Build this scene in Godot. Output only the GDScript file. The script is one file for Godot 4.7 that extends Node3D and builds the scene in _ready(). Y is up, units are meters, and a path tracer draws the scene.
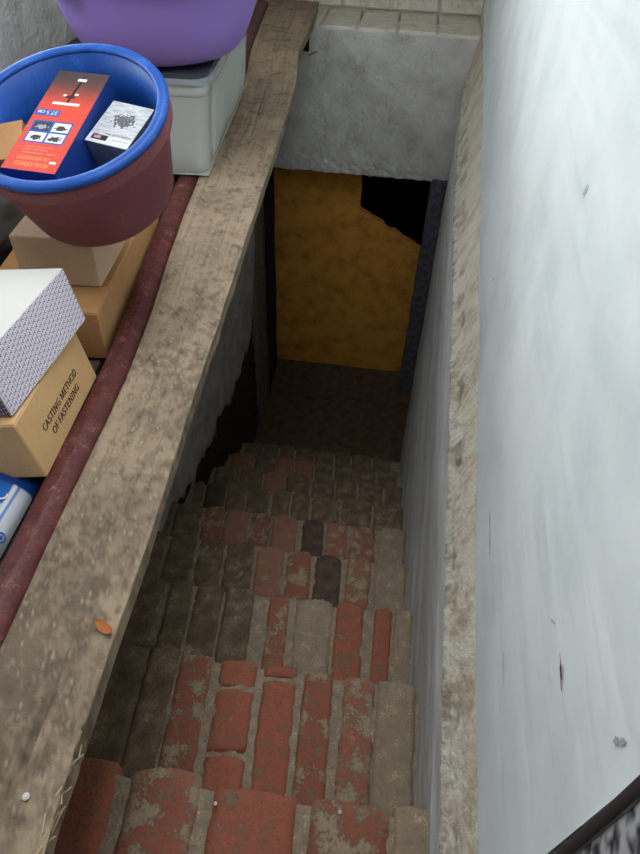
extends Node3D
# A brick cellar stair seen from its head: camera, sky and light first, then the shell, then the things.

var M := {}
var N := FastNoiseLite.new()
var used := {}

# ---------------------------------------------------------------- helpers
func numbered(called: String) -> String:
	if not used.has(called):
		used[called] = 0
		return called
	used[called] += 1
	return "%s_%03d" % [called, used[called]]

func thing(called: String, label: String, category: String, at := Vector3.ZERO, basis_ := Basis(), group := "") -> Node3D:
	var o := Node3D.new()
	o.name = numbered(called)
	add_child(o)
	o.transform = Transform3D(basis_, at)
	o.set_meta("label", label)
	o.set_meta("category", category)
	if group: o.set_meta("group", group)
	return o

func part(called: String, mesh: Mesh, m: Material, parent: Node, at := Vector3.ZERO, basis_ := Basis()) -> MeshInstance3D:
	var o := MeshInstance3D.new()
	o.mesh = mesh
	o.material_override = m
	o.name = called
	parent.add_child(o, true)
	o.transform = Transform3D(basis_, at)
	return o

func struct(called: String, mesh: Mesh, m: Material, label := "") -> MeshInstance3D:
	var o := part(called, mesh, m, self)
	o.set_meta("kind", "structure")
	if label: o.set_meta("label", label)
	return o

func new_st() -> SurfaceTool:
	var st := SurfaceTool.new()
	st.begin(Mesh.PRIMITIVE_TRIANGLES)
	return st

func poly(st: SurfaceTool, pts: Array, mid: Vector3, uvs := []) -> void:
	# a flat convex face turned away from mid
	var nrm: Vector3 = (pts[2] - pts[0]).cross(pts[1] - pts[0])
	var c := Vector3.ZERO
	for p in pts: c += p
	c /= pts.size()
	var order := range(pts.size())
	if nrm.dot(c - mid) < 0:
		order.reverse()
		nrm = -nrm
	nrm = nrm.normalized()
	for i in range(1, pts.size() - 1):
		for k in [order[0], order[i], order[i + 1]]:
			st.set_normal(nrm)
			if uvs.size(): st.set_uv(uvs[k])
			st.add_vertex(pts[k])

func add_box(st: SurfaceTool, lo: Vector3, hi: Vector3, b := 0.003) -> void:
	# a box with chamfered edges
	var mid := (lo + hi) * 0.5
	var h := (hi - lo) * 0.5
	b = minf(b, minf(h.x, minf(h.y, h.z)) * 0.6)
	for ax in 3:
		var a1 := (ax + 1) % 3
		var a2 := (ax + 2) % 3
		for s in [-1.0, 1.0]:
			var f := []
			for q in [[-1, -1], [1, -1], [1, 1], [-1, 1]]:
				var v := Vector3.ZERO
				v[ax] = s * h[ax]
				v[a1] = q[0] * (h[a1] - b)
				v[a2] = q[1] * (h[a2] - b)
				f.append(mid + v)
			poly(st, f, mid)
			for t in [-1.0, 1.0]:
				var e := []
				for q in [[0, -1], [0, 1], [1, 1], [1, -1]]:
					var v := Vector3.ZERO
					v[ax] = s * (h[ax] - (b if q[0] else 0.0))
					v[a1] = t * (h[a1] - (0.0 if q[0] else b))
					v[a2] = q[1] * (h[a2] - b)
					e.append(mid + v)
				poly(st, e, mid)
	for sx in [-1, 1]:
		for sy in [-1, 1]:
			for sz in [-1, 1]:
				var s := Vector3(sx, sy, sz)
				poly(st, [mid + s * (h - Vector3(0, b, b)), mid + s * (h - Vector3(b, 0, b)), mid + s * (h - Vector3(b, b, 0))], mid)

func box_mesh(lo: Vector3, hi: Vector3, b := 0.003) -> ArrayMesh:
	var st := new_st()
	add_box(st, lo, hi, b)
	return st.commit()

func add_grid(st: SurfaceTool, nu: int, nv: int, at: Callable, base := 0, color = null) -> int:
	# at(u, v) -> point; the front looks along Pu x Pv; smooth normals come from generate_normals
	for i in nu + 1:
		for j in nv + 1:
			var u := float(i) / nu
			var v := float(j) / nv
			if color != null: st.set_color(color.call(u, v))
			st.set_uv(Vector2(u, v))
			st.add_vertex(at.call(u, v))
	for i in nu:
		for j in nv:
			var a := base + i * (nv + 1) + j
			var b := a + 1
			var c := a + nv + 1
			var d := c + 1
			for k in [a, b, c, b, d, c]: st.add_index(k)
	return base + (nu + 1) * (nv + 1)

func grid_mesh(nu: int, nv: int, at: Callable, color = null) -> ArrayMesh:
	var st := new_st()
	add_grid(st, nu, nv, at, 0, color)
	st.generate_normals()
	return st.commit()

func lathe(profile: Array, seg := 64) -> ArrayMesh:
	# profile runs so that its left side is the outside when going up
	var at := func(u: float, v: float) -> Vector3:
		var f: float = v * (profile.size() - 1)
		var i: int = mini(int(f), profile.size() - 2)
		var p: Vector2 = profile[i].lerp(profile[i + 1], f - i)
		var a := -u * TAU
		return Vector3(p.x * cos(a), p.y, p.x * sin(a))
	return grid_mesh(seg, profile.size() - 1, at)

func extrude(outline: Array, y0: float, y1: float) -> ArrayMesh:
	# outline: Vector2 (x, z)
	var st := new_st()
	var pv := PackedVector2Array(outline)
	var tri := Geometry2D.triangulate_polygon(pv)
	for k in range(0, tri.size(), 3):
		for s in [[y1, 1.0], [y0, -1.0]]:
			var t := [pv[tri[k]], pv[tri[k + 1]], pv[tri[k + 2]]]
			var cr: float = (t[1] - t[0]).cross(t[2] - t[0])
			if cr * s[1] < 0: t.reverse()
			for p in t:
				st.set_normal(Vector3(0, s[1], 0))
				st.add_vertex(Vector3(p.x, s[0], p.y))
	var area := 0.0
	for i in pv.size(): area += pv[i].cross(pv[(i + 1) % pv.size()])
	for i in pv.size():
		var a: Vector2 = pv[i]
		var b: Vector2 = pv[(i + 1) % pv.size()]
		var o := Vector2((b - a).y, -(b - a).x) * signf(area)
		var m := (a + b) * 0.5 - o
		poly(st, [Vector3(a.x, y0, a.y), Vector3(b.x, y0, b.y), Vector3(b.x, y1, b.y), Vector3(a.x, y1, a.y)], Vector3(m.x, (y0 + y1) / 2, m.y))
	return st.commit()

func noise(x: float, y: float, z := 0.0, freq := 1.0) -> float:
	return N.get_noise_3d(x * freq, y * freq, z * freq)

func along(pts: Array, z: float) -> float:
	# x on a smooth curve through points Vector2(x, z) given in order of falling z
	for i in pts.size() - 1:
		if z <= pts[i].y and z >= pts[i + 1].y:
			var p0: Vector2 = pts[maxi(i - 1, 0)]
			var p1: Vector2 = pts[i]
			var p2: Vector2 = pts[i + 1]
			var p3: Vector2 = pts[mini(i + 2, pts.size() - 1)]
			var m1 := (p2.x - p0.x) / (p2.y - p0.y)
			var m2 := (p3.x - p1.x) / (p3.y - p1.y)
			var h := p2.y - p1.y
			var t := (z - p1.y) / h
			return p1.x * (2 * t * t * t - 3 * t * t + 1) + m1 * h * (t * t * t - 2 * t * t + t) + p2.x * (3 * t * t - 2 * t * t * t) + m2 * h * (t * t * t - t * t)
	return pts[0].x if z > pts[0].y else pts[-1].x

func stain_tex(seed_: int, stops: Array, freq := 0.012, fine := 0.35, stretch := 1.0, size := 512) -> ImageTexture:
	# two layers of seamless noise through a colour ramp
	var a := FastNoiseLite.new()
	a.seed = seed_; a.frequency = freq; a.fractal_octaves = 5; a.fractal_gain = 0.55
	var b := FastNoiseLite.new()
	b.seed = seed_ + 77; b.frequency = 0.11; b.fractal_octaves = 3
	var ia := a.get_seamless_image(int(size / stretch), size)
	var ib := b.get_seamless_image(int(size / stretch), size)
	if stretch != 1.0:
		ia.resize(size, size, Image.INTERPOLATE_CUBIC)
		ib.resize(size, size, Image.INTERPOLATE_CUBIC)
	ia.convert(Image.FORMAT_L8); ib.convert(Image.FORMAT_L8)
	var da := ia.get_data()
	var db := ib.get_data()
	var g := Gradient.new()
	g.offsets = PackedFloat32Array(stops.map(func(s): return s[0]))
	g.colors = PackedColorArray(stops.map(func(s): return s[1]))
	var lut := []
	for i in 256: lut.append(g.sample(i / 255.0))
	var out := PackedByteArray()
	out.resize(size * size * 3)
	for i in size * size:
		var v := clampi(int(da[i] * (1.0 - fine) + db[i] * fine), 0, 255)
		var c: Color = lut[v]
		out[i * 3] = c.r8; out[i * 3 + 1] = c.g8; out[i * 3 + 2] = c.b8
	var im := Image.create_from_data(size, size, false, Image.FORMAT_RGB8, out)
	im.generate_mipmaps()
	return ImageTexture.create_from_image(im)

func bump_tex(seed_: int, freq: float, strength: float, octaves := 5, stretch := 1.0) -> ImageTexture:
	var a := FastNoiseLite.new()
	a.seed = seed_; a.frequency = freq; a.fractal_octaves = octaves; a.fractal_gain = 0.6
	var im := a.get_seamless_image(int(512 / stretch), 512)
	if stretch != 1.0: im.resize(512, 512, Image.INTERPOLATE_CUBIC)
	im.convert(Image.FORMAT_RGBA8)
	im.bump_map_to_normal_map(strength)
	return ImageTexture.create_from_image(im)

func mat(c: Color, rough := 0.8, tex: Texture2D = null, tile := 0.5, bump: Texture2D = null, bump_scale := 1.0) -> StandardMaterial3D:
	var m := StandardMaterial3D.new()
	m.albedo_color = c
	m.roughness = rough
	m.metallic_specular = 0.35
	if tex: m.albedo_texture = tex
	if bump:
		m.normal_enabled = true
		m.normal_texture = bump
		m.normal_scale = bump_scale
	if tex or bump:
		m.uv1_triplanar = true
		m.uv1_world_triplanar = true
		m.uv1_scale = Vector3.ONE / tile
	return m

func rgb(r: int, g: int, b: int) -> Color:
	return Color8(r, g, b)

func lin(r: int, g: int, b: int) -> Color:
	return Color8(r, g, b).srgb_to_linear()

# ---------------------------------------------------------------- materials
func make_materials() -> void:
	var grain := bump_tex(5, 0.06, 6.0)
	var lumps := bump_tex(9, 0.02, 9.0)
	var brush := bump_tex(12, 0.03, 6.0, 4, 8.0)
	var mort := rgb(142, 125, 102)
	var mort2 := rgb(112, 94, 75)
	var mort3 := rgb(168, 153, 130)
	M.red = mat(Color.WHITE, 0.85, stain_tex(1, [[0.0, mort], [0.30, mort2], [0.36, rgb(138, 84, 64)], [0.5, rgb(152, 91, 70)], [0.62, rgb(140, 82, 63)], [0.7, rgb(140, 86, 70)], [0.76, mort2], [1.0, mort3]], 0.012, 0.3), 0.42, grain, 0.5)
	M.red2 = mat(Color.WHITE, 0.85, stain_tex(2, [[0.0, mort3], [0.36, mort], [0.42, mort2], [0.46, rgb(130, 80, 62)], [0.6, rgb(142, 84, 64)], [0.66, rgb(126, 84, 70)], [0.72, mort2], [1.0, mort3]], 0.012, 0.3), 0.45, grain, 0.5)
	M.mixed = mat(Color.WHITE, 0.9, stain_tex(3, [[0.0, mort3], [0.40, mort], [0.48, mort2], [0.52, rgb(138, 86, 70)], [0.7, rgb(150, 92, 74)], [1.0, mort3]], 0.012, 0.35), 0.36, lumps, 0.5)
	M.tanred = mat(Color.WHITE, 0.9, stain_tex(4, [[0.0, mort2], [0.35, rgb(124, 98, 80)], [0.5, rgb(140, 104, 84)], [0.65, rgb(146, 94, 74)], [1.0, mort3]], 0.013, 0.35), 0.36, lumps, 0.5)
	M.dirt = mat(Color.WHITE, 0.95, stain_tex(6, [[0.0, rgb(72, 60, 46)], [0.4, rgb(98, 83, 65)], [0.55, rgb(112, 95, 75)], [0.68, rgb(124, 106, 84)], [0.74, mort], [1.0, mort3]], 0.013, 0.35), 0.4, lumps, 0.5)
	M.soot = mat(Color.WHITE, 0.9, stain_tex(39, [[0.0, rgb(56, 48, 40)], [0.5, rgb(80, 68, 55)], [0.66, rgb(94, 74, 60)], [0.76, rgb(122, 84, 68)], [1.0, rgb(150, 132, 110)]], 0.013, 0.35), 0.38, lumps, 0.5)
	M.greyed = mat(Color.WHITE, 0.95, stain_tex(8, [[0.0, mort2], [0.4, rgb(136, 122, 104)], [0.6, mort], [0.75, mort3], [1.0, rgb(190, 180, 160)]], 0.015, 0.4), 0.34, lumps, 0.6)
	M.mortar = mat(Color.WHITE, 0.95, stain_tex(10, [[0.0, rgb(96, 84, 70)], [0.4, rgb(130, 117, 100)], [0.6, mort], [0.75, mort3], [1.0, rgb(196, 186, 168)]], 0.02, 0.5), 0.3, lumps, 0.8)
	M.wall = mat(Color.WHITE, 0.7, stain_tex(20, [[0.0, rgb(196, 206, 206)], [0.4, rgb(214, 222, 221)], [0.6, rgb(220, 227, 226)], [1.0, rgb(226, 231, 230)]], 0.006, 0.15), 1.1, brush, 0.12)
	M.limewash = mat(Color.WHITE, 0.9, stain_tex(21, [[0.0, rgb(176, 174, 168)], [0.35, rgb(206, 206, 202)], [0.6, rgb(220, 220, 217)], [1.0, rgb(232, 232, 229)]], 0.01, 0.3, 6.0), 0.7, brush, 0.5)
	M.painted = mat(Color.WHITE, 0.9, stain_tex(22, [[0.0, rgb(160, 158, 150)], [0.4, rgb(196, 195, 189)], [0.7, rgb(208, 207, 201)], [1.0, rgb(216, 214, 206)]], 0.01, 0.3), 0.8, lumps, 0.45)
	M.cream = mat(Color.WHITE, 0.9, stain_tex(23, [[0.0, rgb(140, 132, 116)], [0.25, rgb(198, 192, 176)], [0.5, rgb(216, 211, 196)], [1.0, rgb(226, 222, 208)]], 0.012, 0.35), 0.5, lumps, 0.6)
	M.plaster_old = mat(Color.WHITE, 0.95, stain_tex(24, [[0.0, rgb(126, 122, 114)], [0.4, rgb(160, 158, 150)], [0.65, rgb(176, 174, 168)], [1.0, rgb(192, 190, 184)]], 0.009, 0.3), 0.8, lumps, 0.4)
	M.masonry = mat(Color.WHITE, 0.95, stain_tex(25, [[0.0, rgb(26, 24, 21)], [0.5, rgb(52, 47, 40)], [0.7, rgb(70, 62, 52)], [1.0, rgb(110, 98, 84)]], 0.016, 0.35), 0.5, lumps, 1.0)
	M.ochre = mat(Color.WHITE, 0.85, stain_tex(26, [[0.0, rgb(126, 86, 42)], [0.25, rgb(186, 130, 60)], [0.5, rgb(218, 154, 64)], [0.75, rgb(226, 164, 74)], [1.0, rgb(200, 150, 90)]], 0.011, 0.35), 0.9, lumps, 0.6)
	M.concrete = mat(Color.WHITE, 0.95, stain_tex(27, [[0.0, rgb(56, 46, 35)], [0.5, rgb(88, 73, 55)], [1.0, rgb(118, 100, 78)]], 0.012, 0.4), 0.5, lumps, 0.8)
	M.old_wood = mat(Color.WHITE, 0.9, stain_tex(29, [[0.0, rgb(52, 51, 54)], [0.5, rgb(92, 92, 98)], [1.0, rgb(128, 128, 132)]], 0.012, 0.3, 1.0), 0.3, lumps, 0.8)
	M.post_wood = mat(Color.WHITE, 0.9, stain_tex(40, [[0.0, rgb(70, 66, 60)], [0.45, rgb(112, 107, 98)], [0.7, rgb(134, 128, 118)], [1.0, rgb(160, 154, 142)]], 0.012, 0.4), 0.3, lumps, 0.8)
	M.black_wood = mat(rgb(34, 33, 32), 0.9, null, 0.5, grain, 0.6)
	var vc := StandardMaterial3D.new()
	vc.vertex_color_use_as_albedo = true
	vc.roughness = 0.92
	vc.metallic_specular = 0.3
	vc.normal_enabled = true
	vc.normal_texture = grain
	vc.normal_scale = 0.5
	vc.uv1_triplanar = true
	vc.uv1_world_triplanar = true
	vc.uv1_scale = Vector3.ONE / 0.35
	M.grainy = vc
	M.floor = mat(Color.WHITE, 0.9, stain_tex(30, [[0.0, rgb(62, 56, 50)], [0.5, rgb(92, 84, 76)], [1.0, rgb(120, 110, 98)]], 0.01, 0.4), 0.6, grain, 0.6)
	M.beam = mat(Color.WHITE, 0.42, stain_tex(31, [[0.0, rgb(54, 28, 26)], [0.4, rgb(84, 44, 41)], [0.6, rgb(98, 52, 48)], [0.7, rgb(112, 66, 61)], [0.8, rgb(160, 120, 110)], [1.0, rgb(190, 160, 150)]], 0.014, 0.4), 0.3, grain, 0.4)
	M.kraft = mat(Color.WHITE, 0.85, stain_tex(32, [[0.0, rgb(194, 154, 106)], [0.5, rgb(206, 167, 118)], [1.0, rgb(214, 178, 130)]], 0.01, 0.5), 0.4)
	M.kraft2 = mat(Color.WHITE, 0.85, stain_tex(33, [[0.0, rgb(172, 126, 80)], [0.5, rgb(186, 140, 92)], [1.0, rgb(194, 150, 104)]], 0.01, 0.5), 0.4)
	M.kraft3 = mat(Color.WHITE, 0.85, stain_tex(34, [[0.0, rgb(184, 156, 130)], [0.5, rgb(196, 168, 140)], [1.0, rgb(204, 178, 152)]], 0.01, 0.5), 0.4)
	M.white_card = mat(rgb(203, 201, 194), 0.6)
	M.blue = mat(Color.WHITE, 0.4, stain_tex(35, [[0.0, rgb(26, 66, 138)], [0.6, rgb(30, 80, 160)], [0.72, rgb(52, 100, 176)], [1.0, rgb(110, 140, 190)]], 0.01, 0.35), 0.4)
	M.maroon = mat(Color.WHITE, 0.5, stain_tex(36, [[0.0, rgb(106, 58, 64)], [0.6, rgb(122, 68, 74)], [0.78, rgb(134, 84, 88)], [1.0, rgb(164, 124, 124)]], 0.01, 0.4), 0.4)
	M.purple = mat(rgb(152, 126, 206), 0.42)
	M.lavender = mat(rgb(190, 172, 225), 0.4)  # purple lightened to paint the highlight on the basin handle
	M.clear = mat(Color(0.88, 0.90, 0.88, 0.42), 0.22)
	M.clear.transparency = BaseMaterial3D.TRANSPARENCY_ALPHA
	M.lid = mat(Color(0.26, 0.28, 0.31, 0.85), 0.3)
	M.lid.transparency = BaseMaterial3D.TRANSPARENCY_ALPHA
	M.ink = mat(rgb(62, 46, 34), 0.8)
	M.ink_dark = mat(rgb(44, 38, 42), 0.8)
	M.print_white = mat(rgb(225, 225, 225), 0.5)
	M.grey_bag = mat(Color.WHITE, 0.6, stain_tex(37, [[0.0, rgb(66, 68, 68)], [1.0, rgb(98, 100, 100)]], 0.01, 0.3), 0.4)
	M.metal = mat(rgb(120, 120, 124), 0.4)
	M.metal.metallic = 0.8
	M.rust = mat(rgb(104, 48, 42), 0.8)
	M.smudge = mat(rgb(166, 172, 172), 0.8)
	M.leaf = mat(rgb(168, 104, 56), 0.8)
	M.chip = mat(rgb(214, 210, 202), 0.8)

# ---------------------------------------------------------------- worn brick
func brick_mesh(w: float, l: float, h: float, sd: int, round_end: float, open_near := false) -> ArrayMesh:
	# a heightfield cap with skirts; -z is the far, worn end
	var nu := 10
	var nv := 16
	var at := func(u: float, v: float) -> Vector3:
		var i := u * nu
		var j := v * nv
		var uu := clampf((i - 1.0) / (nu - 2.0), 0.0, 1.0)
		var vv := clampf((j - 1.0) / (nv - 2.0), 0.0, 1.0)
		var t := pow(vv, 1.5) * l
		var s := uu * 2.0 - 1.0
		var hw := w * 0.5
		if t < round_end:
			var q := 1.0 - t / round_end
			hw *= 0.45 + 0.55 * sqrt(maxf(0.0, 1.0 - q * q))
		hw += noise(t * 9.0, sd * 7.3, signf(s) * 4.0, 9.0) * 0.004
		var x := s * hw
		var z := -l * 0.5 + t + (noise(s * 3.0, sd * 3.1, 2.0, 12.0) * 0.006 if vv < 0.5 else 0.0)
		var ex: float = minf(1.0 - absf(s), 0.16) / 0.16
		var ez: float = minf(minf(t, l - t), 0.015) / 0.015
		var e := 1.0 - ex
		var e2 := 1.0 - ez
		var y := h - 0.004 * (e * e + e2 * e2) + noise(x, z, sd * 5.0, 14.0) * 0.005 + noise(x, z, sd * 9.0, 70.0) * 0.0025
		if i < 0.5 or i > nu - 0.5 or j < 0.5 or j > nv - 0.5: y = -0.02
		return Vector3(x, y, z)
	return grid_mesh(nv, nu, func(a, b): return at.call(b, a))

func _ready() -> void:
	N.seed = 11
	N.frequency = 1.0
	N.fractal_octaves = 4
	# ---- camera
	var cam := Camera3D.new()
	cam.name = "camera"
	cam.fov = 67.3
	cam.near = 0.02
	add_child(cam)
	cam.transform = Transform3D(Basis(Vector3(0.99078, 0.03314, -0.13135), Vector3(-0.11635, 0.7048, -0.6998), Vector3(0.06938, 0.70863, 0.70216)), Vector3(0, 3.08, 0))
	cam.current = true
	# ---- sky and exposure: a bright overcast day outside
	var env := Environment.new()
	env.background_mode = Environment.BG_SKY
	var sky := Sky.new()
	var ps := ProceduralSkyMaterial.new()
	ps.sky_top_color = rgb(222, 227, 233)
	ps.sky_horizon_color = rgb(238, 240, 241)
	ps.ground_bottom_color = rgb(120, 118, 112)
	ps.ground_horizon_color = rgb(170, 170, 168)
	ps.sky_energy_multiplier = 1.0
	sky.sky_material = ps
	env.sky = sky
	env.tonemap_mode = Environment.TONE_MAPPER_LINEAR
	env.tonemap_exposure = 8.5
	env.sdfgi_enabled = true
	env.ssao_enabled = true
	env.ssil_enabled = true
	var we := WorldEnvironment.new()
	we.name = "world_environment"
	we.environment = env
	add_child(we)
	make_materials()
	build_shell()
	build_stairs()
	build_doorway()
	build_plank()
	build_left_pile()
	build_small()

# ---------------------------------------------------------------- the shell
# inner edge of the right stair wall and foot of the upper wall, as (x, z)
var IE := [Vector2(0.155, 0.3), Vector2(0.163, -0.2), Vector2(0.172, -0.6), Vector2(0.183, -1.03), Vector2(0.196, -1.53), Vector2(0.211, -2.14), Vector2(0.229, -2.57), Vector2(0.262, -3.15), Vector2(0.312, -3.68), Vector2(0.33, -3.9)]
var OE := [Vector2(0.172, 0.3), Vector2(0.192, -0.2), Vector2(0.210, -0.74), Vector2(0.245, -1.56), Vector2(0.292, -2.63), Vector2(0.330, -3.5), Vector2(0.345, -3.9)]

func oe_y(z: float) -> float:
	return lerpf(2.18, 2.295, clampf((-0.2 - z) / 3.3, 0.0, 1.0))

const CEIL := 3.7  # ceiling kept low so daylight fades down the well
const ADDED_ROOF_GAP := Rect2(-0.62, -1.8, 0.66, 1.6)  # unseen opening added to light the near treads: x and z of its corner, then its size
const DOOR := Rect2(-0.05, 2.2, 0.45, 1.35)  # entrance in the back wall: x and y of its corner, then its size
const WIN := Rect2(-2.8, 2.85, 2.2, 0.5)  # window in the left wall: z and y of its corner, then its size

func build_shell() -> void:
	# upper right wall, limewashed pale blue, ends at the head of the stair
	var up := func(u: float, v: float) -> Vector3:
		var z := lerpf(-0.15, -3.9, u)
		var y := lerpf(oe_y(z), CEIL, v)
		var x := along(OE, z) + 0.012 * (y - 2.2) + noise(z, y, 3.0, 1.2) * 0.006 + noise(z, y, 8.0, 6.0) * 0.0015
		return Vector3(x, y, z)
	var st := new_st()
	var n := add_grid(st, 120, 60, up)
	n = add_grid(st, 1, 1, func(u, v): return Vector3(lerpf(0.19, 0.45, u), lerpf(oe_y(-0.15) - 0.05, CEIL, v), -0.15), n)
	add_grid(st, 1, 1, func(u, v): return Vector3(0.62, lerpf(2.0, CEIL, v), lerpf(-3.9, -0.15, u)), n)
	st.generate_normals()
	var wr := struct("wall_right", st.commit(), M.wall)
	# scuffs on the paint
	for q in [[2.293, -0.603, 0.0105, 0.007, -3.3, M.ink_dark], [2.533, -0.274, 0.0048, 0.0085, -2.9, M.rust], [2.526, -0.327, 0.006, 0.002, 1.0, M.smudge], [2.342, -0.369, 0.006, 0.004, -3.0, M.smudge], [2.316, -0.249, 0.008, 0.003, -3.0, M.smudge], [2.634, -0.181, 0.010, 0.003, 0.3, M.smudge], [2.449, -2.42, 0.012, 0.004, 0.5, M.ink_dark], [2.763, -0.741, 0.009, 0.003, 0.5, M.smudge], [2.36, -1.2, 0.008, 0.003, 0.5, M.smudge]]:
		var sx: float = along(OE, q[1]) + 0.012 * (q[0] - 2.2) + noise(q[1], q[0], 3.0, 1.2) * 0.006 + noise(q[1], q[0], 8.0, 6.0) * 0.0015
		scuff(wr, Vector3(sx - 0.0012, q[0], q[1]), q[2], q[3], q[4], q[5], int(q[1] * 100.0))
	# lower right wall of the stair
	var low := func(u: float, v: float) -> Vector3:
		var z := lerpf(0.3, -3.45, u)
		var y := lerpf(-0.12, 2.09, v)
		return Vector3(along(IE, z) + (noise(z * 0.5, y, 1.0, 3.0) * 0.006 + noise(z * 0.4, y, 2.0, 16.0) * 0.0035) * smoothstep(2.09, 2.0, y) + (2.09 - y) * 0.006, y, z)
	struct("wall_stair_right", grid_mesh(260, 110, low), M.limewash)
	# the ledge between them: crumbling bare render
	var led := func(u: float, v: float) -> Vector3:
		var z := lerpf(0.3, -3.9, u)
		var a := Vector3(along(IE, z), 2.09, z)
		var b := Vector3(along(OE, z) + 0.004, oe_y(z) + 0.012, z)
		var p := a.lerp(b, v)
		if v < 0.02: return a + Vector3(0.02, -0.05, 0)
		if v < 0.1: return p + Vector3(-0.003 - absf(noise(z, 0.0, 5.0, 18.0)) * 0.006, -0.001 - absf(noise(z, 0.0, 9.0, 25.0)) * 0.004, 0)
		var rough := noise(z, v * 0.1, 6.0, 28.0) * 0.007 * (1.0 - v) + noise(z, v * 0.1, 7.0, 70.0) * 0.0035 * (1.2 - v)
		p += Vector3(-0.6, 0.8, 0) * (rough - maxf(0.0, noise(z, v * 0.06, 5.5, 12.0) - 0.12) * 0.05 * (1.0 - smoothstep(0.2, 0.55, v)))
		return p
	var ledc := func(u: float, v: float) -> Color:
		var z := lerpf(0.3, -3.9, u)
		var a := noise(z, v * 0.1, 3.0, 10.0)
		var b := noise(z, v * 0.1, 9.0, 55.0)
		var c := lin(208, 202, 186).lerp(lin(192, 182, 160), clampf(0.5 + a * 0.9 + b * 0.8, 0.0, 1.0))
		var dirt := clampf(0.25 + a * 0.8 + b * 0.9 + (0.35 if z + a * 0.4 > -0.5 else 0.0) - 0.3, 0.0, 0.8)
		c = c.lerp(lin(166, 146, 120), dirt)
		var edge := noise(z, v * 0.06, 5.5, 12.0) + b * 0.4
		if edge > 0.12 and v < 0.42: c = c.lerp(lin(150, 142, 128), 0.6)
		elif v < 0.1: c = lin(206, 205, 200)
		return c
	struct("trim_1", grid_mesh(700, 16, led, ledc), M.grainy)
	# left wall of the stair: dark rubble below, a skin of old plaster above
	var rub := func(u: float, v: float) -> Vector3:
		var z := lerpf(-3.45, 0.3, u)
		var y := lerpf(-0.12, 2.12, v)
		return Vector3(-0.735 + noise(z, y, 1.0, 3.5) * 0.012 + absf(noise(z, y, 4.0, 11.0)) * 0.02, y, z)
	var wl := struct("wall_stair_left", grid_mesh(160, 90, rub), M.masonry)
	var skin := func(u: float, v: float) -> Vector3:
		var z := lerpf(-3.08, 0.3, u)
		var edge := 0.84 + noise(z, 0.0, 2.0, 2.2) * 0.16 + noise(z, 0.0, 5.0, 12.0) * 0.05 + smoothstep(-1.9, -1.4, z) * 0.14
		if z < -2.9: edge = lerpf(edge, 1.3, (-2.9 - z) / 0.18)
		var y := lerpf(edge, 2.12, clampf((v - 0.04) / 0.96, 0, 1))
		return Vector3((-0.74 if v < 0.03 else -0.704) + noise(z, y, 7.0, 3.0) * 0.005, y, z)
	var sk := part("plaster", grid_mesh(160, 40, skin), M.plaster_old, wl)
	sk.set_meta("label", "broken skin of old pale plaster")
	# floor beside the well, at the head of the stair and the landing
	var fl := []
	for p in [Vector2(-0.47, 0.3), Vector2(-0.485, -0.5), Vector2(-0.60, -1.5), Vector2(-0.69, -3.0), Vector2(-0.72, -3.5)]: fl.append(p)
	fl.append(Vector2(-1.35, -3.5)); fl.append(Vector2(-1.35, 0.3))
	struct("floor", extrude(fl, 2.12, 2.26), M.floor)
	var hd := struct("floor_stair_head", box_mesh(Vector3(-1.35, 2.05, 0.02), Vector3(0.62, 2.2, 2.1), 0.004), M.floor)
	var lf := func(u: float, v: float) -> Vector3:
		var x := lerpf(-0.9, 0.45, u)
		var z := lerpf(-2.45, -3.5, v)
		return Vector3(x, -0.06 + noise(x, z, 3.0, 3.0) * 0.02 + noise(x, z, 6.0, 14.0) * 0.006, z)
	struct("floor_landing", grid_mesh(60, 50, func(a, b): return lf.call(a, 1.0 - b) if true else Vector3.ZERO), M.concrete)
	# earth and foundations round the well
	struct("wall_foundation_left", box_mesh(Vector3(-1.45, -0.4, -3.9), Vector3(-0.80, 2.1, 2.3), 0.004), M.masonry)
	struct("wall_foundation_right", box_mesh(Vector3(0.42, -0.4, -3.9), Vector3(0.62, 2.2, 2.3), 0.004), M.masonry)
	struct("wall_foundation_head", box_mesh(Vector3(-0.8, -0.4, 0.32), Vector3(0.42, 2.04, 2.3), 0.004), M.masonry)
	struct("wall_foundation_base", box_mesh(Vector3(-0.8, -0.5, -3.9), Vector3(0.42, -0.4, 0.32), 0.004), M.masonry)
	# room walls
	# left wall with the wide window that lights the place
	var stl := new_st()
	add_box(stl, Vector3(-1.45, 2.0, -3.9), Vector3(-1.13, WIN.position.y, 2.1), 0.004)
	add_box(stl, Vector3(-1.45, WIN.end.y, -3.9), Vector3(-1.13, CEIL, 2.1), 0.004)
	add_box(stl, Vector3(-1.45, WIN.position.y, -3.9), Vector3(-1.13, WIN.end.y, WIN.position.x), 0.004)
	add_box(stl, Vector3(-1.45, WIN.position.y, WIN.end.x), Vector3(-1.13, WIN.end.y, 2.1), 0.004)
	struct("wall_left", stl.commit(), M.painted)
	struct("wall_far", box_mesh(Vector3(-1.45, 2.2, -4.1), Vector3(0.62, CEIL, -3.87), 0.004), M.cream)
	struct("wall_right_near", box_mesh(Vector3(0.45, 2.0, -0.15), Vector3(0.62, CEIL, 2.1), 0.004), M.painted)
	# wall behind the photographer, with the narrow entrance standing open
	var st2 := new_st()
	add_box(st2, Vector3(-1.45, 2.0, 2.1), Vector3(DOOR.position.x, CEIL, 2.3))
	add_box(st2, Vector3(DOOR.end.x, 2.0, 2.1), Vector3(0.62, CEIL, 2.3))
	add_box(st2, Vector3(DOOR.position.x - 0.01, DOOR.end.y, 2.1), Vector3(DOOR.end.x + 0.01, CEIL, 2.3))
	struct("wall_back", st2.commit(), M.painted)
	# unseen ceiling, kept low, with an added opening that lights the near treads
	var st3 := new_st()
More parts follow.
